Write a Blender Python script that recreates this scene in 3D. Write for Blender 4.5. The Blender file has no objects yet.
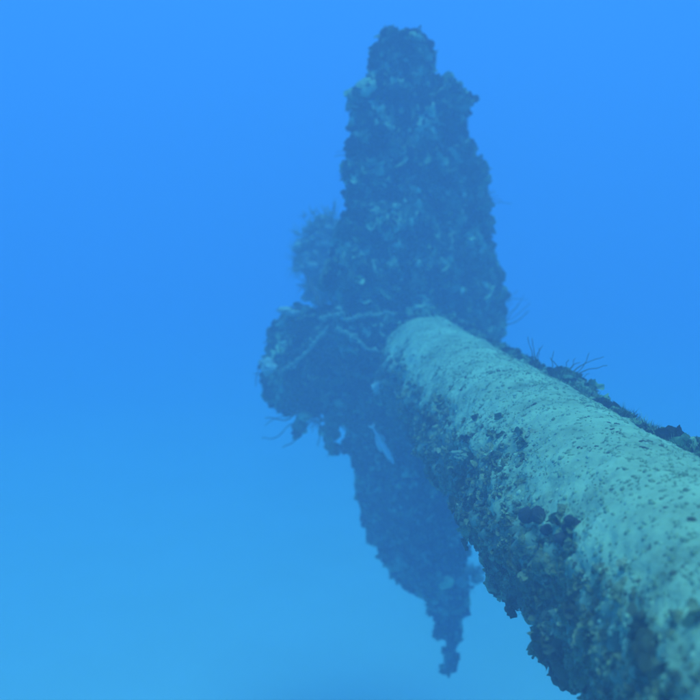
import bpy, bmesh, math, random
import numpy as np
from mathutils import Vector, Matrix

random.seed(7)
rng = np.random.default_rng(7)
scene = bpy.context.scene
coll = scene.collection

# ------------------------------------------------------------------ camera
CAM_H = 4.9                       # metres above the sand
PITCH = 7.7                       # degrees below the horizontal
F_PX = 960.0                      # focal length for a 700 px frame
cam_data = bpy.data.cameras.new('camera')
cam = bpy.data.objects.new('camera', cam_data)
coll.objects.link(cam)
cam.location = (0, 0, CAM_H)
cam.rotation_euler = (math.radians(90 - PITCH), 0, 0)
cam_data.sensor_width = 36.0
cam_data.lens = 36.0 * F_PX / 700.0
cam_data.clip_start = 0.05
cam_data.clip_end = 2000
cam_data.dof.use_dof = True
cam_data.dof.focus_distance = 3.8
cam_data.dof.aperture_fstop = 1.8
scene.camera = cam

# ------------------------------------------------------------------ light
SUN_EL, SUN_AZ = 78.0, 160.0       # azimuth clockwise from +Y
world = bpy.data.worlds.new('World')
scene.world = world
world.use_nodes = True
wn = world.node_tree
sky = wn.nodes.new('ShaderNodeTexSky')
sky.sky_type = 'NISHITA'
sky.sun_disc = False
sky.sun_elevation = math.radians(SUN_EL)
sky.sun_rotation = math.radians(SUN_AZ)
bg = wn.nodes['Background']
bg.inputs['Strength'].default_value = 0.10
wn.links.new(sky.outputs['Color'], bg.inputs['Color'])

sun_data = bpy.data.lights.new('sun', 'SUN')
sun_data.energy = 5.0
sun_data.angle = math.radians(25.0)        # rippled sea surface spreads the sun
sun_data.color = (1.0, 1.0, 0.90)
sun = bpy.data.objects.new('sun', sun_data)
coll.objects.link(sun)
el, az = math.radians(SUN_EL), math.radians(SUN_AZ)
to_sun = Vector((math.cos(el) * math.sin(az), math.cos(el) * math.cos(az), math.sin(el)))
sun.rotation_euler = to_sun.to_track_quat('Z', 'Y').to_euler()
sun.location = to_sun * 30

scene.view_settings.view_transform = 'Standard'
scene.view_settings.look = 'None'
scene.view_settings.gamma = 1.0
scene.view_settings.use_curve_mapping = False
scene.view_settings.exposure = 0.60
scene.render.engine = 'CYCLES'
scene.cycles.use_denoising = True
scene.cycles.volume_bounces = 6
scene.cycles.max_bounces = 8
scene.cycles.use_adaptive_sampling = False

# ------------------------------------------------------------------ helpers
p_ = math.radians(PITCH)
CAM = np.array((0, 0, CAM_H))
FWD = np.array((0, math.cos(p_), -math.sin(p_)))
UPV = np.array((0, math.sin(p_), math.cos(p_)))
RGT = np.array((1.0, 0, 0))
# the shaft runs level, a few degrees to the left of straight ahead
DIR = np.array((-0.0854, 1.0, 0)); DIR /= np.linalg.norm(DIR)
SIDE = np.array((DIR[1], -DIR[0], 0))          # to the right of the shaft
ZUP = np.array((0, 0, 1.0))
AX_SIDE, AX_DOWN, SH_R = 1.255, 1.146, 0.385
T_HUB = 8.0
AXIS0 = CAM + SIDE * AX_SIDE - ZUP * AX_DOWN   # shaft axis abreast of the camera

def at(x, y, t):
    """point of the place seen at photo pixel x, y at distance t along the shaft direction"""
    ray = FWD + RGT * ((x - 350) / F_PX) - UPV * ((y - 350) / F_PX)
    return CAM + ray * (t / ray.dot(DIR))

def _hash(ix, iy, iz, seed):
    h = (ix.astype(np.int64) * 374761393 + iy.astype(np.int64) * 668265263 + iz.astype(np.int64) * 2147483647 + seed * 1274126177) & 0xFFFFFFFF
    h = ((h ^ (h >> 13)) * 1274126177) & 0xFFFFFFFF
    h = ((h ^ (h >> 15)) * 2246822519) & 0xFFFFFFFF
    return ((h ^ (h >> 16)) & 0xFFFFFF) / float(0xFFFFFF)

def vnoise(p, seed=0):
    i = np.floor(p).astype(np.int64); f = p - i; f = f * f * (3 - 2 * f)
    r = 0
    for dx in (0, 1):
        for dy in (0, 1):
            for dz in (0, 1):
                w = (f[:, 0] if dx else 1 - f[:, 0]) * (f[:, 1] if dy else 1 - f[:, 1]) * (f[:, 2] if dz else 1 - f[:, 2])
                r = r + w * _hash(i[:, 0] + dx, i[:, 1] + dy, i[:, 2] + dz, seed)
    return r * 2 - 1

def fbm(p, freq, octaves=4, seed=0, gain=0.5):
    r, a = 0, 1.0
    for k in range(octaves):
        r = r + a * vnoise(p * freq + 17.3 * k, seed + k)
        a *= gain; freq *= 2.03
    return r

def make_mesh(name, verts, faces, tint=None, smooth=True):
    """faces: array (n,3) or (n,4)"""
    me = bpy.data.meshes.new(name)
    verts = np.asarray(verts, dtype=np.float32); faces = np.asarray(faces, dtype=np.int32)
    n, k = faces.shape
    me.vertices.add(len(verts)); me.vertices.foreach_set('co', verts.ravel())
    me.loops.add(n * k); me.loops.foreach_set('vertex_index', faces.ravel())
    me.polygons.add(n)
    me.polygons.foreach_set('loop_start', np.arange(0, n * k, k, dtype=np.int32))
    me.polygons.foreach_set('loop_total', np.full(n, k, dtype=np.int32))
    if smooth: me.polygons.foreach_set('use_smooth', np.ones(n, dtype=bool))
    me.update(calc_edges=True)
    a = me.attributes.new('tint', 'FLOAT', 'POINT')
    a.data.foreach_set('value', np.asarray(tint if tint is not None else np.full(len(verts), 0.5), dtype=np.float32))
    me.validate()
    return me

def vnormals(v, f):
    n = np.zeros_like(v)
    if f.shape[1] == 4:
        fn = np.cross(v[f[:, 2]] - v[f[:, 0]], v[f[:, 3]] - v[f[:, 1]])
    else:
        fn = np.cross(v[f[:, 1]] - v[f[:, 0]], v[f[:, 2]] - v[f[:, 0]])
    for k in range(f.shape[1]): np.add.at(n, f[:, k], fn)
    return n / np.maximum(np.linalg.norm(n, axis=1, keepdims=True), 1e-9)

def link(name, me, mat, parent=None, label=None, cat=None, group=None, kind=None, loc=None):
    o = bpy.data.objects.new(name, me); coll.objects.link(o)
    if me is not None and mat is not None and len(me.materials) == 0: me.materials.append(mat)
    if parent is not None: o.parent = parent
    if loc is not None: o.location = loc
    if label: o['label'] = label
    if cat: o['category'] = cat
    if group: o['group'] = group
    if kind: o['kind'] = kind
    return o

def empty(name, loc, label, cat, group=None):
    o = link(name, None, None, None, label, cat, group, None, tuple(loc))
    o.empty_display_size = 0.2
    return o

def tube_arrays(pts, radii, seg=8, noise=0.0, seed=0):
    pts = np.asarray(pts, float); n = len(pts)
    tan = np.gradient(pts, axis=0); tan /= np.maximum(np.linalg.norm(tan, axis=1, keepdims=True), 1e-9)
    ref = np.array((0.31, 0.52, 0.79))
    V = []
    for i in range(n):
        a = np.cross(tan[i], ref); a /= max(np.linalg.norm(a), 1e-6); b = np.cross(tan[i], a)
        th = np.arange(seg) * 2 * math.pi / seg
        V.append(pts[i] + (np.cos(th)[:, None] * a + np.sin(th)[:, None] * b) * radii[i])
    V = np.concatenate(V)
    F = []
    for i in range(n - 1):
        for j in range(seg):
            F.append((i * seg + j, i * seg + (j + 1) % seg, (i + 1) * seg + (j + 1) % seg, (i + 1) * seg + j))
    V = np.concatenate([V, pts[:1], pts[-1:]]); c0, c1 = n * seg, n * seg + 1
    for j in range(seg):
        F.append((c0, (j + 1) % seg, j, j)); F.append((c1, (n - 1) * seg + j, (n - 1) * seg + (j + 1) % seg, (n - 1) * seg + (j + 1) % seg))
    F = np.array(F)
    T = np.concatenate([F[:, [0, 1, 2]], F[F[:, 2] != F[:, 3]][:, [0, 2, 3]]])
    if noise:
        rr = np.concatenate([np.repeat(radii, seg), radii[:1], radii[-1:]])[:, None]
        V = V + vnormals(V, T) * rr * noise * fbm(V, 0.7 / max(np.mean(radii), 1e-4), 3, seed)[:, None]
    return V, T

def ico(sub):
    bm = bmesh.new(); bmesh.ops.create_icosphere(bm, subdivisions=sub, radius=1.0)
    v = np.array([x.co[:] for x in bm.verts]); f = np.array([[q.index for q in x.verts] for x in bm.faces]); bm.free()
    return v, f

def merge(parts):
    V, F, T, off = [], [], [], 0
    for v, f, t in parts:
        V.append(v); F.append(f + off); T.append(np.broadcast_to(t, (len(v),))); off += len(v)
    return np.concatenate(V), np.concatenate(F), np.concatenate(T)

# ------------------------------------------------------------------ materials
def ramp(nt, fac, stops):
    r = nt.nodes.new('ShaderNodeValToRGB')
    while len(r.color_ramp.elements) < len(stops): r.color_ramp.elements.new(0.5)
    for e, (p, c) in zip(r.color_ramp.elements, stops): e.position = p; e.color = (*c, 1)
    nt.links.new(fac, r.inputs['Fac']); return r.outputs['Color']

def growth_mat(name, stops, scale=9.0, rough=0.95, bump=0.5, tint_mix=0.6, bump_scale=60):
    m = bpy.data.materials.new(name); m.use_nodes = True; nt = m.node_tree
    b = nt.nodes['Principled BSDF']; b.inputs['Roughness'].default_value = rough
    b.inputs['Specular IOR Level'].default_value = 0.1
    tc = nt.nodes.new('ShaderNodeTexCoord')
    n1 = nt.nodes.new('ShaderNodeTexNoise'); n1.inputs['Scale'].default_value = scale; n1.inputs['Detail'].default_value = 7; n1.inputs['Roughness'].default_value = 0.65
    nt.links.new(tc.outputs['Object'], n1.inputs['Vector'])
    at_ = nt.nodes.new('ShaderNodeAttribute'); at_.attribute_name = 'tint'
    mx = nt.nodes.new('ShaderNodeMix'); mx.data_type = 'FLOAT'; mx.inputs['Factor'].default_value = tint_mix
    nt.links.new(n1.outputs['Fac'], mx.inputs[2]); nt.links.new(at_.outputs['Fac'], mx.inputs[3])
    nt.links.new(ramp(nt, mx.outputs[0], stops), b.inputs['Base Color'])
    n2 = nt.nodes.new('ShaderNodeTexNoise'); n2.inputs['Scale'].default_value = bump_scale; n2.inputs['Detail'].default_value = 6
    nt.links.new(tc.outputs['Object'], n2.inputs['Vector'])
    bp = nt.nodes.new('ShaderNodeBump'); bp.inputs['Strength'].default_value = bump; bp.inputs['Distance'].default_value = 0.02
    nt.links.new(n2.outputs['Fac'], bp.inputs['Height']); nt.links.new(bp.outputs['Normal'], b.inputs['Normal'])
    return m

M_GROWTH = growth_mat('encrusting_growth', [(0.28, (0.012, 0.02, 0.012)), (0.42, (0.045, 0.08, 0.04)), (0.54, (0.17, 0.31, 0.14)), (0.75, (0.44, 0.66, 0.36))], tint_mix=0.65, bump=1.0, bump_scale=45)
M_BLADE = growth_mat('blade_crust', [(0.25, (0.020, 0.024, 0.018)), (0.5, (0.045, 0.050, 0.032)), (0.75, (0.09, 0.10, 0.06))], tint_mix=0.0)
M_SHAFT = growth_mat('shaft_turf', [(0.30, (0.14, 0.21, 0.11)), (0.43, (0.31, 0.43, 0.23)), (0.58, (0.40, 0.56, 0.30)), (0.75, (0.47, 0.63, 0.36))], scale=4.5, tint_mix=0.0, bump=0.4, bump_scale=40)
M_FLANK = growth_mat('flank_growth', [(0.1, (0.04, 0.05, 0.03)), (0.35, (0.15, 0.19, 0.09)), (0.6, (0.27, 0.34, 0.16)), (0.9, (0.42, 0.50, 0.30))], tint_mix=0.6, scale=14, bump=1.0, bump_scale=70)
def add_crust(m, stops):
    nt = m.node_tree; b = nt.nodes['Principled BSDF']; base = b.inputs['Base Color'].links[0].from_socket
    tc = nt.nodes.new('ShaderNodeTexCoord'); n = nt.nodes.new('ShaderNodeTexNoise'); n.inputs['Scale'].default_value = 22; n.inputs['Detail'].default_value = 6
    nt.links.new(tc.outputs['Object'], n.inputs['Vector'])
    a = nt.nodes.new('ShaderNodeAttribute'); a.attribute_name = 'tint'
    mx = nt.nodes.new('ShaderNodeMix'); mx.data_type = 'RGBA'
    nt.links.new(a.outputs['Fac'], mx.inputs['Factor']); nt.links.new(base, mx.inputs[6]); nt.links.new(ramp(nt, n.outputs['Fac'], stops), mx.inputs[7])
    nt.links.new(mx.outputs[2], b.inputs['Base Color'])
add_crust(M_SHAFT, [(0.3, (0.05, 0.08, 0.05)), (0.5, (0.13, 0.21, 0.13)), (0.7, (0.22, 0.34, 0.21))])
M_TURF = growth_mat('fine_turf', [(0.2, (0.16, 0.24, 0.12)), (0.5, (0.29, 0.42, 0.22)), (0.85, (0.44, 0.60, 0.36))], tint_mix=0.6, scale=12)
M_TUFT = growth_mat('dark_turf_tuft', [(0.2, (0.06, 0.075, 0.04)), (0.8, (0.14, 0.17, 0.09))], scale=40, tint_mix=0.4)
M_DARK = growth_mat('dark_sponge', [(0.2, (0.02, 0.024, 0.024)), (0.8, (0.07, 0.075, 0.075))], scale=20, tint_mix=0.2)
M_PALE = growth_mat('pale_sponge', [(0.2, (0.26, 0.38, 0.28)), (0.6, (0.42, 0.56, 0.44)), (0.9, (0.56, 0.70, 0.58))], scale=20, tint_mix=0.2)
M_GREENP = growth_mat('green_sponge', [(0.2, (0.34, 0.50, 0.22)), (0.8, (0.55, 0.72, 0.36))], scale=20, tint_mix=0.2)
M_SOFT = growth_mat('soft_coral', [(0.2, (0.13, 0.20, 0.14)), (0.8, (0.36, 0.50, 0.36))], scale=20, tint_mix=0.6)
M_WHIP = growth_mat('sea_whip', [(0.2, (0.05, 0.055, 0.035)), (0.8, (0.10, 0.11, 0.06))], scale=30, tint_mix=0.2)
M_BAR = growth_mat('encrusted_bar', [(0.2, (0.12, 0.19, 0.11)), (0.8, (0.32, 0.46, 0.28))], scale=25, tint_mix=0.1)

# ------------------------------------------------------------------ seabed
def build_seabed():
    R, N = 150.0, 180
    g = np.sign(np.linspace(-1, 1, N)) * np.abs(np.linspace(-1, 1, N)) ** 1.8 * R
    X, Y = np.meshgrid(g, g); P = np.stack([X.ravel(), Y.ravel(), np.zeros(N * N)], 1)
    P[:, 2] = 0.18 * fbm(P, 0.11, 4, 5) + 0.03 * fbm(P, 0.9, 3, 9)
    i = np.arange(N * N).reshape(N, N)
    F = np.stack([i[:-1, :-1].ravel(), i[:-1, 1:].ravel(), i[1:, 1:].ravel(), i[1:, :-1].ravel()], 1)
    m = growth_mat('sand', [(0.3, (0.76, 0.80, 0.54)), (0.7, (0.82, 0.85, 0.62))], scale=0.6, tint_mix=0, bump=0.3, bump_scale=12)
    link('seabed', make_mesh('seabed', P, F), m, kind='structure')
build_seabed()

# ------------------------------------------------------------------ archetypes of small growth
I1, I2, I3 = ico(1), ico(2), ico(3)
def lump(base, seed, squash=0.7, amp=0.45, freq=1.3):
    v, f = base; r = 1 + amp * fbm(v + seed * 3.1, freq, 3, seed)
    v = v * r[:, None]; v = v * np.array((1, 1, squash)); return v, f
def plate(seed):
    r_ = np.random.default_rng(seed); S, K = 9, 3
    V = [(0, 0, 0)]; F = []
    for k in range(1, K + 1):
        for s in range(S):
            a = math.pi * (-0.62 + 1.24 * s / (S - 1)); rr = k / K * (1 + 0.22 * r_.standard_normal())
            V.append((rr * math.sin(a), 0.45 * (k / K) ** 2 + 0.16 * r_.standard_normal() * k / K, rr * (0.35 + 0.65 * math.cos(a) ** 2) * 1.1))
    for s in range(S - 1): F.append((0, 1 + s, 2 + s))
    for k in range(1, K):
        for s in range(S - 1):
            a, b = 1 + (k - 1) * S + s, 1 + k * S + s
            F += [(a, b, b + 1), (a, b + 1, a + 1)]
    return np.array(V, float), np.array(F)
def tuft(seed, n=7, spread=0.8, w=0.085):
    r_ = np.random.default_rng(seed); parts = []
    for k in range(n):
        d = np.array((r_.normal() * spread, r_.normal() * spread, 1.0)); d /= np.linalg.norm(d); L = r_.uniform(0.7, 1.8)
        side = np.cross(d, r_.normal(size=3)); side /= np.linalg.norm(side); b = np.cross(d, side)
        mid = d * L * 0.5 + r_.normal(size=3) * 0.12
        v = np.array([side * w, -side * w * 0.5 + b * w, -side * w * 0.5 - b * w, mid + side * w * .8, mid - side * w * .4 + b * w * .8, mid - side * w * .4 - b * w * .8, d * L + r_.normal(size=3) * 0.1])
        f = np.array([(0, 1, 4), (0, 4, 3), (1, 2, 5), (1, 5, 4), (2, 0, 3), (2, 3, 5), (3, 4, 6), (4, 5, 6), (5, 3, 6)])
        parts.append((v, f, 0.5))
    v, f, t = merge(parts); return v, f
LUMP1 = [lump(I1, s, 0.8, 0.4) for s in range(6)]
LUMP2 = [lump(I2, s + 20, 0.85, 0.6, 2.3) for s in range(6)]
PLATES = [plate(s) for s in range(8)]
TUFTS = [tuft(s) for s in range(8)]

def frill(seed):
    r_ = np.random.default_rng(seed); S, K = 11, 3; parts = []
    for sheet in range(3):
        V = [(0, 0, -0.1)]; F = []; ph = r_.uniform(0, 6.28, 3); wv = r_.uniform(2, 4.5)
        for k in range(1, K + 1):
            for q in range(S):
                a = math.pi * (-0.55 + 1.1 * q / (S - 1)); u = k / K
                rr = u * (1 + 0.18 * math.sin(3.1 * a + ph[0]) + 0.07 * r_.standard_normal())
                V.append((rr * math.sin(a), 0.35 * u * u + 0.28 * u * math.sin(wv * a + ph[1]) + 0.05 * r_.standard_normal(), rr * (0.25 + 0.75 * math.cos(a)) * 1.05))
        F = [(0, 1 + q, 2 + q) for q in range(S - 1)]
        for k in range(1, K):
            for q in range(S - 1):
                a, b = 1 + (k - 1) * S + q, 1 + k * S + q; F += [(a, b, b + 1), (a, b + 1, a + 1)]
        rot = sheet * 2.1 + r_.uniform(-.5, .5); c, s_ = math.cos(rot), math.sin(rot)
        V = np.array(V) @ np.array(((c, s_, 0), (-s_, c, 0), (0, 0, 1))) * r_.uniform(.7, 1.1) + r_.normal(size=3) * (.3, .3, .08)
        parts.append((V, np.array(F), .5))
    v, f, t = merge(parts); return v, f
FRILL = [frill(s) for s in range(8)]
FUZZ = [tuft(s + 50, 14, 0.9, 0.04) for s in range(6)]
FUZZ = FUZZ + FUZZ[:2]

def tri_of(f):
    return f if f.shape[1] == 3 else np.concatenate([f[:, [0, 1, 2]], f[:, [0, 2, 3]]])

def sample(v, f, n, weight=None):
    t = tri_of(f); a, b, c = v[t[:, 0]], v[t[:, 1]], v[t[:, 2]]
    fn = np.cross(b - a, c - a); ar = np.linalg.norm(fn, axis=1) + 1e-12; nn = fn / ar[:, None]
    w = ar.copy()
    if weight is not None: w = w * np.maximum(weight((a + b + c) / 3, nn), 0)
    k = rng.choice(len(t), n, p=w / w.sum())
    r1, r2 = np.sqrt(rng.random(n)), rng.random(n)
    P = a[k] * (1 - r1)[:, None] + b[k] * (r1 * (1 - r2))[:, None] + c[k] * (r1 * r2)[:, None]
    return P, nn[k]

def frames(N, upbias=0.0):
    N = N + upbias * ZUP; N = N / np.linalg.norm(N, axis=1, keepdims=True)
    r = rng.normal(size=N.shape); A = np.cross(N, r); A /= np.maximum(np.linalg.norm(A, axis=1, keepdims=True), 1e-9)
    return A, np.cross(N, A), N

def scatter(v, f, n, archs, smin, smax, weight=None, sink=0.25, upbias=0.0, power=1.6, clump=0.0):
    """one (verts, tris, tint) made of n small pieces seated on a surface"""
    P, N = sample(v, f, n, weight)
    A, B, C = frames(N, upbias)
    S = smin + (smax - smin) * rng.random(n) ** power
    if clump: S = S * (1 + clump * fbm(P, 4.0, 2, 31))
    base_t = np.clip(0.47 + 0.28 * fbm(P, 9.0, 3, 77) + 0.21 * rng.standard_normal(n), 0, 1)
    pick = rng.integers(0, len(archs), n); parts = []
    for q, (av, af) in enumerate(archs):
        idx = np.nonzero(pick == q)[0]
        if len(idx) == 0: continue
        L = av[None, :, :] * S[idx][:, None, None] * rng.uniform(0.75, 1.3, (len(idx), 1, 3))
        W = L[..., 0:1] * A[idx][:, None] + L[..., 1:2] * B[idx][:, None] + (L[..., 2:3] - sink * S[idx][:, None, None] * 0) * C[idx][:, None] + (P[idx] - N[idx] * (sink * S[idx])[:, None])[:, None]
        m, k = len(idx), len(av)
        parts.append((W.reshape(-1, 3), (af[None] + (np.arange(m) * k)[:, None, None]).reshape(-1, 3), np.repeat(base_t[idx], k)))
    return merge(parts)

# larger clumps, shared meshes, each its own object
def clump_mesh(seed, mat, name='coral_clump'):
    r_ = np.random.default_rng(seed); parts = []
    for k in range(7):
        v, f = lump(I1, seed * 11 + k, 0.85, 0.6)
        s = r_.uniform(0.35, 0.75); o = r_.normal(size=3) * np.array((0.5, 0.5, 0.22)) + (0, 0, 0.2)
        parts.append((v * s + o, f, np.clip(r_.normal(0.5, 0.2), 0, 1)))
    for k in range(4):
        v, f = FRILL[r_.integers(0, 8)]; a = r_.uniform(0, 6.28); c, s_ = math.cos(a), math.sin(a)
        w = v @ np.array(((c, s_, 0), (-s_, c, 0), (0, 0, 1))) * r_.uniform(0.6, 1.0) + r_.normal(size=3) * (0.4, 0.4, 0.1) + (0, 0, .3)
        parts.append((w, f, np.clip(r_.normal(0.6, 0.2), 0, 1)))
    v, f, t = merge(parts); me = make_mesh(name, v, f, t); me.materials.append(mat); return me
CL_BLADE = [clump_mesh(s, M_GROWTH) for s in range(6)]
CL_FLANK = [clump_mesh(s + 40, M_FLANK) for s in range(6)]

def place_clumps(parent, origin, v, f, n, meshes, smin, smax, weight=None, upbias=0.3):
    P, N = sample(v, f, n, weight); A, B, C = frames(N, upbias)
    for k in range(n):
        o = bpy.data.objects.new('coral_clump', meshes[k % len(meshes)]); coll.objects.link(o); o.parent = parent
        s = random.uniform(smin, smax)
        m = Matrix((A[k], B[k], C[k])).transposed().to_4x4() @ Matrix.Diagonal((s, s * random.uniform(.7, 1.2), s * random.uniform(.7, 1.1), 1))
        m.translation = Vector(P[k] - origin)
        o.matrix_local = m

# ------------------------------------------------------------------ propeller
HUB = AXIS0 + DIR * T_HUB
prop = empty('propeller', HUB, 'big ship propeller with upper, lower and broken side blade thick with marine growth', 'propeller')

def interp(tab, n):
    tab = np.array(tab, float); s = np.concatenate([[0], np.cumsum(np.hypot(np.diff(tab[:, 0]), np.diff(tab[:, 1:].mean(1))) + 1e-6)]); s /= s[-1]
    q = np.linspace(0, 1, n); return np.stack([np.interp(q, s, tab[:, k]) for k in range(tab.shape[1])], 1)

def blade(rows, axis, thick0, thick1, pitch0, pitch1, inset, name, n=130, seg=96, amp=0.035, seed=0, t0=T_HUB):
    """rows: (span, edgeA, edgeB) of the outline; returns surface arrays (world)"""
    R = interp(rows, n); V = []
    for i in range(n):
        q = i / (n - 1); sp, ea, eb = R[i]
        mid = (ea + eb) / 2; half = max((eb - ea) / 2 - inset, 2.5)
        w = half / 120.0 * math.tan(math.radians(pitch0 + (pitch1 - pitch0) * q))
        if axis == 'y': PL, PR = at(mid - half, sp, t0 - w), at(mid + half, sp, t0 + w)
        else: PL, PR = at(sp, mid - half, t0 + w), at(sp, mid + half, t0 - w)
        c = (PR - PL) / 2; m_ = (PL + PR) / 2
        nn = DIR - c * (DIR.dot(c) / c.dot(c)); nn /= np.linalg.norm(nn)
        th = thick0 + (thick1 - thick0) * q
        th = min(th, np.linalg.norm(c) * 0.8) * (1.0 if q < .94 else max(0.25, (1 - q) / .06))
        a = np.arange(seg) * 2 * math.pi / seg
        V.append(m_ + np.cos(a)[:, None] * c + (np.sign(np.sin(a)) * np.abs(np.sin(a)) ** 0.9)[:, None] * nn * th)
    V = np.concatenate(V); F = []
    i = np.arange(n * seg).reshape(n, seg); j = np.roll(i, -1, axis=1)
    F = np.stack([i[:-1].ravel(), j[:-1].ravel(), j[1:].ravel(), i[1:].ravel()], 1)
    top = V[-seg:].mean(0); bot = V[:seg].mean(0)
    V = np.concatenate([V, [top], [bot]]); kt, kb = n * seg, n * seg + 1
    T = np.concatenate([tri_of(F), np.stack([i[-1], j[-1], np.full(seg, kt)], 1), np.stack([j[0], i[0], np.full(seg, kb)], 1)])
    cen = V.mean(0)
    N = vnormals(V, T)
    if (N * (V - cen)).sum() < 0: T = T[:, ::-1]; N = -N
    V = V + N * (amp * fbm(V, 4.5, 4, seed) + amp * 1.1 * np.abs(fbm(V, 9, 4, seed + 5)))[:, None]
    return V, T

def add_part(name, V, T, mat, parent, origin, label=None, kind=None, tint=None):
    return link(name, make_mesh(name, V - origin, T, tint), mat, parent, label=label, kind=kind)

def grow(V, T, parent, origin, dens, mat=M_GROWTH, name='encrusting_growth', scale=1.0, weight=None, plates=0.75):
    g = [scatter(V, T, int(dens * 0.8), LUMP1, 0.012 * scale, 0.045 * scale, weight, clump=0.3),
         scatter(V, T, int(dens * 0.35), LUMP2, 0.02 * scale, 0.065 * scale, weight, clump=0.4, upbias=0.25),
         scatter(V, T, int(dens * plates), FRILL, 0.022 * scale, 0.065 * scale, weight, sink=0.05, upbias=0.3, clump=0.3),
         scatter(V, T, int(dens * 1.0), FUZZ, 0.018 * scale, 0.05 * scale, weight, sink=0.1)]
    v, f, t = merge(g)
    add_part(name, v, f, mat, parent, origin, kind='stuff', tint=t)

up_rows = [(372, 346, 494), (350, 338, 501), (300, 331, 504), (250, 334, 498), (217, 337, 493), (199, 339, 490), (183, 341, 488), (167, 343, 485), (151, 343, 480), (145, 345, 477), (130, 346, 468), (115, 347, 467), (104, 347, 467), (95, 348, 463), (89, 350, 458), (86, 368, 440), (80, 370, 436), (62, 371, 436), (54, 373, 437), (47, 377, 436), (41, 382, 433), (38, 386, 429)]
V, T = blade(up_rows, 'y', 0.17, 0.07, 34, 16, 9, 'blade', seed=3)
b_up = add_part('blade', V, T, M_BLADE, prop, HUB, label='broad upper blade rising from the hub')
grow(V, T, b_up, HUB, 3800, scale=1.08)
place_clumps(b_up, HUB, V, T, 70, CL_BLADE, 0.04, 0.085)

low_rows = [(360, 345, 478), (400, 342, 472), (430, 346, 470), (460, 350, 470), (490, 356, 469), (520, 363, 467), (540, 369, 467), (560, 379, 468), (574, 387, 469), (586, 399, 470), (591, 420, 470), (605, 427, 469), (620, 433, 468), (635, 439, 465), (645, 442, 459), (657, 445, 456), (668, 447, 455)]
V, T = blade(low_rows, 'y', 0.17, 0.04, -30, -14, 6, 'blade', seed=13, amp=0.024)
b_lo = add_part('blade', V, T, M_BLADE, prop, HUB, label='dark lower blade hanging towards the sand')
grow(V, T, b_lo, HUB, 2800, scale=0.75)
place_clumps(b_lo, HUB, V, T, 40, CL_BLADE, 0.035, 0.07)
low_surf = (V, T)

left_rows = [(408, 322, 424), (380, 316, 420), (350, 308, 412), (325, 306, 410), (308, 308, 412), (292, 308, 418), (283, 314, 414), (276, 325, 408), (271, 338, 400), (267, 352, 390)]
V, T = blade(left_rows, 'x', 0.24, 0.13, 28, 22, 8, 'blade_stub', n=70, seed=23, amp=0.045)
b_st = add_part('broken_blade', V, T, M_BLADE, prop, HUB, label='short broken side blade')
grow(V, T, b_st, HUB, 1700)
place_clumps(b_st, HUB, V, T, 30, CL_BLADE, 0.05, 0.10)

def revolve(prof, seg, a0=AXIS0):
    """prof: (t, radius) along the shaft"""
    prof = np.array(prof); n = len(prof); th = np.arange(seg) * 2 * math.pi / seg
    ring = np.cos(th)[:, None] * SIDE + np.sin(th)[:, None] * ZUP
    V = np.concatenate([a0 + DIR * t + ring * max(r, 1e-3) for t, r in prof])
    i = np.arange(n * seg).reshape(n, seg); j = np.roll(i, -1, axis=1)
    F = np.stack([i[:-1].ravel(), j[:-1].ravel(), j[1:].ravel(), i[1:].ravel()], 1)
    T = tri_of(F); N = vnormals(V, T)
    ax = V - a0 - ((V - a0) @ DIR)[:, None] * DIR
    if (N * ax).sum() < 0: T = T[:, ::-1]; N = -N
    return V, T, N

tt = np.linspace(7.55, 8.85, 60)
rr = np.where(tt < 8.35, 0.40, 0.40 * np.sqrt(np.clip(1 - ((tt - 8.35) / 0.5) ** 2, 0, 1))); rr[0] = 0.05
V, T, N = revolve(list(zip(tt, rr)), 96)
V = V + N * (0.03 * fbm(V, 5, 4, 41))[:, None]
hub = add_part('hub', V, T, M_BLADE, prop, HUB)
grow(V, T, hub, HUB, 1300)
place_clumps(hub, HUB, V, T, 16, CL_BLADE, 0.05, 0.09)

def tangle(parent, origin, boxes, n, seed, mat):
    r_ = np.random.default_rng(seed); parts = []
    for k in range(n):
        x0, x1, y0, y1, t0, t1 = boxes[r_.integers(0, len(boxes))]
        p = at(r_.uniform(x0, x1), r_.uniform(y0, y1), r_.uniform(t0, t1)); d = r_.normal(size=3) * np.array((1, .5, 1)); d /= np.linalg.norm(d)
        L = r_.uniform(.12, .5); C = [p]
        for q in range(9):
            d = d + r_.normal(size=3) * .28 + (0, 0, -.06); d /= np.linalg.norm(d); C.append(C[-1] + d * L / 9)
        v, f = tube_arrays(np.array(C) - origin, np.linspace(r_.uniform(.005, .010), .003, 10), 5, .4, seed + k); parts.append((v, f, r_.uniform(.1, .95)))
    v, f, t = merge(parts); link('tangled_strands', make_mesh('tangled_strands', v, f, t), mat, parent, kind='stuff')
tangle(hub, HUB, [(300, 385, 318, 400, 7.45, 7.7), (280, 330, 330, 415, 7.55, 7.75), (300, 345, 398, 425, 7.6, 7.8)], 110, 91, M_WHIP)

# ------------------------------------------------------------------ shaft
SH0 = AXIS0 + DIR * 3.0
shaft = empty('propeller_shaft', SH0, 'thick level shaft tube, pale turf on top and rough flank, leading to the propeller', 'shaft')
tt = np.concatenate([[7.58, 7.60], np.linspace(7.62, 1.2, 520), np.linspace(1.1, -6, 60), [-6.02]])
rr = np.full(len(tt), SH_R); rr[0] = 0.1; rr[1] = SH_R - 0.05; rr[-1] = 0.05
V, T, N = revolve(list(zip(tt, rr)), 220)
ax = V - AXIS0 - ((V - AXIS0) @ DIR)[:, None] * DIR
nz = ax @ ZUP / SH_R; ns = ax @ SIDE / SH_R
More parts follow.
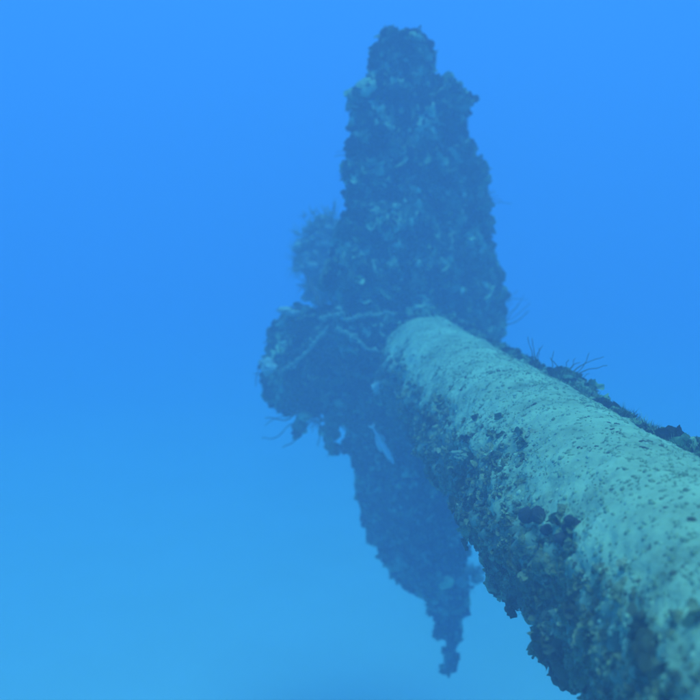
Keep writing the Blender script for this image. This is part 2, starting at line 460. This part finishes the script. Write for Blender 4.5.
# top is silted and smooth; the flank below about 30 degrees is rough with growth
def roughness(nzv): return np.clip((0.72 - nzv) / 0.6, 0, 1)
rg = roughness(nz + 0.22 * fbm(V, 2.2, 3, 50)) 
ridge = np.abs(fbm(V, 11, 3, 53))
V = V + N * (0.012 * fbm(V, 2.5, 3, 51) + 0.010 * fbm(V, 16, 4, 52) + rg * (0.045 * fbm(V, 5, 4, 54) + 0.05 * ridge))[:, None]
far = np.clip((ns - 0.74) / 0.06, 0, 1) * np.clip((nz + 0.3) / 0.3, 0, 1)
V = V + N * (far * np.clip(0.055 + 0.035 * fbm(V, 2.6, 4, 71) + 0.035 * np.abs(fbm(V, 12, 3, 72)), 0.02, .12))[:, None]
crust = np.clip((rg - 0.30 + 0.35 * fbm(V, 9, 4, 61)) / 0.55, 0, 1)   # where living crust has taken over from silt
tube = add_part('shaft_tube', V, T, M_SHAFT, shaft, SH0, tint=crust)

def axial(P): return (P - AXIS0) @ DIR
def vis(P): t = axial(P); return ((t > 1.6) & (t < 7.6)) * (0.35 + 1.5 / np.maximum(t, 1.5))
def radial(P):
    a = P - AXIS0 - axial(P)[:, None] * DIR; return a / np.linalg.norm(a, axis=1, keepdims=True)
def w_flank(P, n):
    a = radial(P); nzv = a @ ZUP + 0.25 * fbm(P, 2.2, 3, 50)
    return vis(P) * np.clip((0.78 - nzv) / 0.75, 0, 1) ** 1.6 * np.where(a @ SIDE > 0.3, 0.6, 1)
def w_top(P, n):
    a = radial(P); return vis(P) * (a @ ZUP > 0.2)
def w_far(P, n):
    a = radial(P); s = a @ SIDE; z = a @ ZUP; return vis(P) * ((s > 0.75) & (z > 0.0) & (z < 0.66))
grow(V, T, shaft, SH0, 9000, M_FLANK, scale=0.45, weight=w_flank, plates=0.6)
# low turf, shells and small dark tufts over the silted top
g = [scatter(V, T, 9000, LUMP1, 0.003, 0.011, w_top), scatter(V, T, 7000, TUFTS, 0.003, 0.011, lambda P, n: w_top(P, n) * np.clip(0.35 + 1.2 * fbm(P, 3.5, 3, 83), 0, 1), sink=0.1)]
v, f, t = merge(g); add_part('turf', v, f, M_TURF, shaft, SH0, kind='stuff', tint=t)
ND = 210
P, N_ = sample(V, T, ND, w_top); parts = []
for k in range(ND):
    r_ = 0.006 + 0.016 * random.random() ** 2
    A, B, C = frames(N_[k:k + 1])
    for q in range(random.randint(5, 12)):
        lv, lf = (LUMP1 if q % 3 == 0 else TUFTS)[random.randrange(6)]; s = r_ * random.uniform(.35, .8); o = (random.gauss(0, 1) * A[0] + random.gauss(0, 1) * B[0]) * r_ * .9
        parts.append((P[k] + o + s * (lv[:, 0:1] * A[0] + lv[:, 1:2] * B[0] + 0.6 * lv[:, 2:3] * C[0]), lf, random.random()))
v, f, t = merge(parts); add_part('dark_tuft', v, f, M_TUFT, shaft, SH0, kind='stuff', tint=t)
# shaggy growth on the far shoulder, seen over the top edge
g = [scatter(V, T, 9000, FUZZ, 0.010, 0.034, w_far, sink=0.0), scatter(V, T, 2200, LUMP2, 0.008, 0.026, w_far, upbias=.3, clump=.5), scatter(V, T, 2200, FRILL, 0.012, 0.035, w_far, sink=.0, upbias=.3, clump=.5)]
v, f, t = merge(g); add_part('shaggy_growth', v, f, M_GROWTH, shaft, SH0, kind='stuff', tint=t)
place_clumps(shaft, SH0, V, T, 90, CL_FLANK, 0.018, 0.042, lambda P, n: w_flank(P, n) * (radial(P) @ SIDE < 0.3))
shaft_surf = (V, T)

# ------------------------------------------------------------------ single growths
def shaft_point(t, ang):
    a = math.radians(ang); return AXIS0 + DIR * t + (math.cos(a) * SIDE + math.sin(a) * ZUP) * (SH_R + 0.02)
def px_of(P):
    d = P - CAM; z = d @ FWD; return 350 + F_PX * (d @ RGT) / z, 350 - F_PX * (d @ UPV) / z
def on_shaft(x, y, a0=60, a1=240, facing=True):
    """point of the shaft surface seen at a photo pixel"""
    best = None
    for t in np.linspace(2.2, 7.6, 160):
        for ang in np.linspace(a0, a1, 120):
            P = shaft_point(t, ang); q = px_of(P); e = (q[0] - x) ** 2 + (q[1] - y) ** 2
            n = P - (AXIS0 + DIR * t)
            if (not facing or n @ (CAM - P) > 0) and (best is None or e < best[0]): best = (e, P, t)
    return best[1], best[2]
def blob(name, x, y, t, sx, sy, sz, mat, label, cat, seed, lobes=5, group=None):
    """lobed sponge about a point on the wreck"""
    c = at(x, y, t); r_ = np.random.default_rng(seed); parts = []
    for k in range(lobes):
        v, f = lump(I3, seed * 7 + k, 0.9, 0.5, 2.2); s = r_.uniform(0.5, 0.8)
        parts.append((v * s * (sx, sy, sz) + r_.normal(size=3) * np.array((sx, sy, sz)) * 0.42 * (k > 0), f, r_.uniform(.3, .7)))
    v, f, t_ = merge(parts)
    return link(name, make_mesh(name, v, f, t_), mat, None, label, cat, group, None, tuple(c))

def tube_thing(name, pts, r0, r1, mat, label, cat, noise=0.5, seed=0, knobs=0, knob_r=1.6, seg=8, n=26):
    """knobbly tube through photo points (x, y, t)"""
    P = np.array([at(*p) for p in pts]); s = np.linspace(0, 1, len(P)); q = np.linspace(0, 1, n)
    C = np.stack([np.interp(q, s, P[:, k]) for k in range(3)], 1)
    for _ in range(3): C[1:-1] = (C[:-2] + 2 * C[1:-1] + C[2:]) / 4
    C = C + fbm(C[:, [2, 0, 1]], 6, 2, seed)[:, None] * np.array((1.0, 0.6, 1.4)) * r0 * 1.6
    base = C[0].copy(); C = C - base
    v, f = tube_arrays(C, np.linspace(r0, r1, n), seg, noise, seed); parts = [(v, f, 0.5)]
    r_ = np.random.default_rng(seed)
    for k in range(knobs):
        lv, lf = LUMP1[k % 6]; u = r_.random(); p = C[int(u * (n - 1))]; rad = (r0 + (r1 - r0) * u) * r_.uniform(.7, knob_r)
        parts.append((lv * rad + p + r_.normal(size=3) * rad * .6, lf, r_.uniform(.2, .8)))
    v, f, t_ = merge(parts)
    return link(name, make_mesh(name, v, f, t_), mat, None, label, cat, None, None, tuple(base))

blob('sponge', 268, 367, 7.58, .068, .05, .068, M_PALE, 'pale rounded sponge on the outer end of the broken side blade', 'sponge', 1)
blob('sponge', 285, 310, 7.98, .07, .05, .03, M_PALE, 'pale ragged crust on the top corner of the broken side blade', 'sponge', 2, 7)
blob('sponge', 447, 583, 7.55, .045, .04, .055, M_GREENP, 'pale green cup sponge on the dark lower blade', 'sponge', 3)
blob('sponge', 381, 386, on_shaft(384, 386)[1] - .05, .05, .05, .05, M_PALE, 'pale knob at the rim where the shaft meets the hub', 'sponge', 4, 6)
blob('sponge', 462, 456, on_shaft(462, 456)[1], .040, .03, .022, M_BAR, 'pale knobbly patch low on the shaft flank above the lower blade', 'sponge', 5, 14)

def dark_sponge(x, y, s, label, seed, lobes, mat=None):
    P, t = on_shaft(x, y)
    r_ = np.random.default_rng(seed); parts = []
    for k in range(lobes):
        v, f = lump(I3, seed * 7 + k, 0.95, 0.2, 1.8); q = r_.uniform(0.5, 0.85)
        parts.append((v * s * q + r_.normal(size=3) * s * 0.6 * (k > 0), f, .5))
    v, f, t_ = merge(parts)
    link('dark_sponge', make_mesh('dark_sponge', v, f, t_), mat or M_DARK, None, label, 'sponge', 'dark sponges on the shaft flank', None, tuple(P))
dark_sponge(538, 518, 0.034, 'dark lumpy sponge highest of three on the shaft flank', 11, 5)
dark_sponge(566, 530, 0.032, 'dark two-lobed sponge nearest the turfed top of the shaft', 12, 5)
dark_sponge(548, 531, 0.026, 'small dark sponge between two larger dark sponges on the shaft', 13, 4)
dark_sponge(519, 590, 0.045, 'dark rounded sponge bulging from the underside of the shaft', 14, 6, M_TUFT)
dark_sponge(549, 622, 0.030, 'small dark sponge on the shaft underside beside the larger one', 15, 4, M_TUFT)

tube_thing('encrusted_rod', [(322, 320, 7.55), (345, 316, 7.5), (372, 314, 7.5), (398, 311, 7.55)], .017, .011, M_BAR, 'pale encrusted rod lying level across the hub under the upper blade', 'rod', seed=1, knobs=44, knob_r=2.0)
tube_thing('encrusted_rod', [(336, 328, 7.45), (356, 339, 7.4), (380, 353, 7.4)], .014, .010, M_BAR, 'pale encrusted rod slanting down from the hub to the shaft rim', 'rod', seed=2, knobs=30, knob_r=2.0)
tube_thing('encrusted_rod', [(280, 372, 7.6), (296, 362, 7.55), (312, 347, 7.5), (328, 326, 7.5)], .014, .010, M_BAR, 'encrusted rod slanting up across the face of the broken side blade', 'rod', seed=3, knobs=40, knob_r=2.0)
tube_thing('hanging_growth', [(326, 408, 7.7), (329, 424, 7.7), (331, 440, 7.7), (330, 456, 7.7)], .055, .028, M_GROWTH, 'longest ragged strand hanging below the broken side blade', 'growth', .7, 4, 26, 1.5)
tube_thing('hanging_growth', [(307, 410, 7.75), (304, 422, 7.75), (296, 436, 7.75)], .04, .018, M_GROWTH, 'shorter bent strand hanging below the broken side blade', 'growth', .7, 5, 18, 1.5)
T_ST = on_shaft(468, 500)[1]
tube_thing('hanging_growth', [(472, 500, T_ST), (467, 525, T_ST), (464, 540, T_ST), (466, 551, T_ST)], .012, .008, M_WHIP, 'thin strand hanging in the gap between shaft and lower blade', 'growth', .7, 6, 8, 1.8)
tube_thing('hanging_growth', [(449, 652, 8.0), (450, 664, 8.0), (450, 675, 8.0)], .035, .012, M_GROWTH, 'ragged tassel trailing from the tip of the lower blade', 'growth', .7, 8, 16, 1.6)

def bush(name, pts, spread, n, mat, label, cat, seed, stem=None, tuft_s=(.05, .12), lumps=0, group=None):
    """spray of tufts round several centres given as (x, y, t)"""
    r_ = np.random.default_rng(seed); C = np.array([at(*p) for p in pts]); base = C[0].copy(); parts = []
    for k in range(n):
        c = C[r_.integers(0, len(C))] - base + r_.normal(size=3) * spread * np.array((1, .9, .9))
        v, f = FUZZ[r_.integers(0, 8)]; s = r_.uniform(*tuft_s)
        q = Matrix.Rotation(r_.uniform(0, 6.28), 3, Vector(r_.normal(size=3))); parts.append((v @ np.array(q) * s + c, f, r_.uniform(.2, .8)))
    for k in range(lumps):
        c = C[r_.integers(0, len(C))] - base + r_.normal(size=3) * spread * .8
        v, f = LUMP1[r_.integers(0, 6)]; parts.append((v * r_.uniform(.02, .055) + c, f, r_.uniform(.2, .8)))
    v, f, t_ = merge(parts)
    e = empty(name, base, label, cat, group)
    link('foliage', make_mesh('foliage', v, f, t_), mat, e)
    if stem:
        S = np.array([at(*p) for p in stem]) - base; q = np.linspace(0, 1, 16); s = np.linspace(0, 1, len(S))
        S = np.stack([np.interp(q, s, S[:, k]) for k in range(3)], 1)
        v, f = tube_arrays(S, np.linspace(.03, .018, 16), 8, .5, seed); link('stem', make_mesh('stem', v, f), M_WHIP, e)
    return e
bush('soft_coral', [(318, 290, 9.15), (318, 268, 9.2), (312, 250, 9.25), (325, 238, 9.25), (326, 262, 9.2), (308, 262, 9.2), (334, 285, 9.15), (322, 228, 9.25)], .08, 300, M_SOFT, 'bushy pale soft coral on a curved stem behind the upper blade', 'coral', 21, stem=[(334, 334, 8.12), (322, 310, 8.5), (314, 292, 8.9), (304, 270, 9.15)], lumps=420)
bush('tuft_of_growth', [(470, 570, 7.75), (474, 578, 7.75), (478, 572, 7.75), (464, 580, 7.75)], .03, 34, M_SOFT, 'bushy tuft sticking out from the edge of the lower blade', 'growth', 22, tuft_s=(.03, .07), lumps=16)

def sprig(name, root, t, tips, mat, label, seed, r0=.0036, curl=.9):
    """thin branching whips from one root"""
    r_ = np.random.default_rng(seed); base = at(*root, t); e = empty(name, base, label, 'sea whip', 'wiry sea whips along the wreck')
    tips = [(x + r_.normal() * 6 * k, y + r_.normal() * 5 * k) for (x, y) in tips for k in (0, 1)]
    for (x, y) in tips:
        end = at(x, y, t + r_.uniform(-.15, .15)) - base; n = 14; q = np.linspace(0, 1, n)[:, None]
        bend = np.cross(end, DIR) * curl * r_.uniform(-.6, .6)
        C = end * q + bend * (q * (1 - q)) + np.cumsum(r_.normal(size=(n, 3)), 0) * .004 * q
        v, f = tube_arrays(C, np.linspace(r0, r0 * .45, n), 6, .4, seed); link('branch', make_mesh('branch', v, f), mat, e)
sprig('sea_whip', (492, 324), 7.95, [(515, 295), (524, 298), (520, 306), (527, 312), (512, 308)], M_WHIP, 'wiry curled whips beside the foot of the upper blade', 31, curl=1.6)
sprig('sea_whip', (560, 385), on_shaft(560, 387, 25, 60, False)[1], [(551, 352), (566, 360), (584, 356), (590, 374), (607, 368)], M_WHIP, 'spreading thin whips on the far shoulder of the shaft', 32)
sprig('sea_whip', (536, 368), on_shaft(536, 370, 25, 60, False)[1], [(530, 340), (543, 345)], M_WHIP, 'two short whips on the far shoulder of the shaft', 33)
sprig('sea_whip', (480, 203), 8.0, [(497, 197), (494, 191), (498, 193), (495, 199)], M_WHIP, 'small sprig sticking out of the upper blade edge', 34, curl=.2)
sprig('sea_whip', (356, 150), 8.0, [(338, 152), (340, 158)], M_WHIP, 'tiny sprig on the other edge of the upper blade', 35, curl=.2)

# ------------------------------------------------------------------ fish
def build_fish():
    a, b = at(394, 464, 7.1), at(371, 424, 7.2)          # snout, tail end
    L = np.linalg.norm(b - a); X = (b - a) / L
    side = np.cross(X, DIR); side /= np.linalg.norm(side)      # dorsal direction in view
    W = np.cross(X, side)
    e = empty('fish', (a + b) / 2, 'slender pale fish hanging head down before the lower blade', 'fish')
    o = (a + b) / 2
    prof = [(0, .008), (.04, .035), (.12, .068), (.25, .095), (.4, .10), (.55, .088), (.7, .062), (.82, .036), (.88, .028), (.9, .01)]
    q = np.linspace(0, .9, 30); hh = np.interp(q, *zip(*prof)) * L * .72; V = []
    for s, h in zip(q, hh):
        th = np.arange(14) * 2 * math.pi / 14
        V.append(a + X * s * L + np.cos(th)[:, None] * side * h + np.sin(th)[:, None] * W * h * .55)
    V = np.concatenate(V) - o; n, S = 30, 14
    i = np.arange(n * S).reshape(n, S); j = np.roll(i, -1, 1)
    F = np.stack([i[:-1].ravel(), j[:-1].ravel(), j[1:].ravel(), i[1:].ravel()], 1)
    m = growth_mat('fish_skin', [(0.3, (0.55, 0.66, 0.58)), (0.7, (0.74, 0.82, 0.76))], scale=14, rough=.45, bump=.05, tint_mix=0)
    link('body', make_mesh('body', V, F), m, e)
    def fin(name, pts, th=.003):
        P = np.array([a + X * s * L + side * h * L + W * w * L for s, h, w in pts]) - o; k = len(P)
        V = np.concatenate([P + W * th, P - W * th])
        F = [(0, x, x + 1) for x in range(1, k - 1)] + [(k, k + x + 1, k + x) for x in range(1, k - 1)]
        for x in range(k): y = (x + 1) % k; F += [(x, k + x, k + y), (x, k + y, y)]
        link(name, make_mesh(name, V, np.array(F), smooth=False), m, e)
    fin('tail_fin', [(.87, 0, 0), (.93, .05, 0), (1.0, .09, 0), (.96, 0, 0), (1.0, -.09, 0), (.93, -.05, 0)])
    fin('dorsal_fin', [(.35, .09, 0), (.42, .14, 0), (.6, .12, 0), (.74, .05, 0)])
    fin('anal_fin', [(.55, -.08, 0), (.6, -.12, 0), (.75, -.045, 0)])
    fin('pectoral_fin', [(.26, -.02, -.055), (.36, -.07, -.075), (.38, -.03, -.07)])
    md = bpy.data.materials.new('fish_eye'); md.use_nodes = True; md.node_tree.nodes['Principled BSDF'].inputs['Base Color'].default_value = (.01, .01, .01, 1)
    for s in (1, -1):
        v, f = I1; link('eye', make_mesh('eye', v * .012 * L * 1.3 + (a + X * .09 * L + side * .02 * L + W * s * .03 * L - o), f), md, e)
build_fish()

# ------------------------------------------------------------------ the water itself
TOP = CAM_H + 12.0
def build_water():
    h = bpy.data.materials.new('haze'); h.use_nodes = True; nt = h.node_tree
    nt.nodes.remove(nt.nodes['Principled BSDF']); out = nt.nodes['Material Output']
    pv = nt.nodes.new('ShaderNodeVolumePrincipled')
    pv.inputs['Density'].default_value = 0.125
    pv.inputs['Color'].default_value = (0.33, 0.43, 0.63, 1)
    pv.inputs['Absorption Color'].default_value = (0.0, 0.165, 0.62, 1)
    pv.inputs['Anisotropy'].default_value = 0.0
    va = nt.nodes.new('ShaderNodeVolumeAbsorption')
    va.inputs['Color'].default_value = (0.0, 0.90, 1.0, 1); va.inputs['Density'].default_value = 0.04
    ad = nt.nodes.new('ShaderNodeAddShader')
    nt.links.new(pv.outputs[0], ad.inputs[0]); nt.links.new(va.outputs[0], ad.inputs[1])
    nt.links.new(ad.outputs[0], out.inputs['Volume'])
    bm = bmesh.new(); bmesh.ops.create_cube(bm, size=1)
    for v in bm.verts: v.co = (v.co.x * 320, v.co.y * 320, -1.5 if v.co.z < 0 else TOP)
    me = bpy.data.meshes.new('haze'); bm.to_mesh(me); bm.free()
    link('haze', me, h, kind='stuff')
build_water()
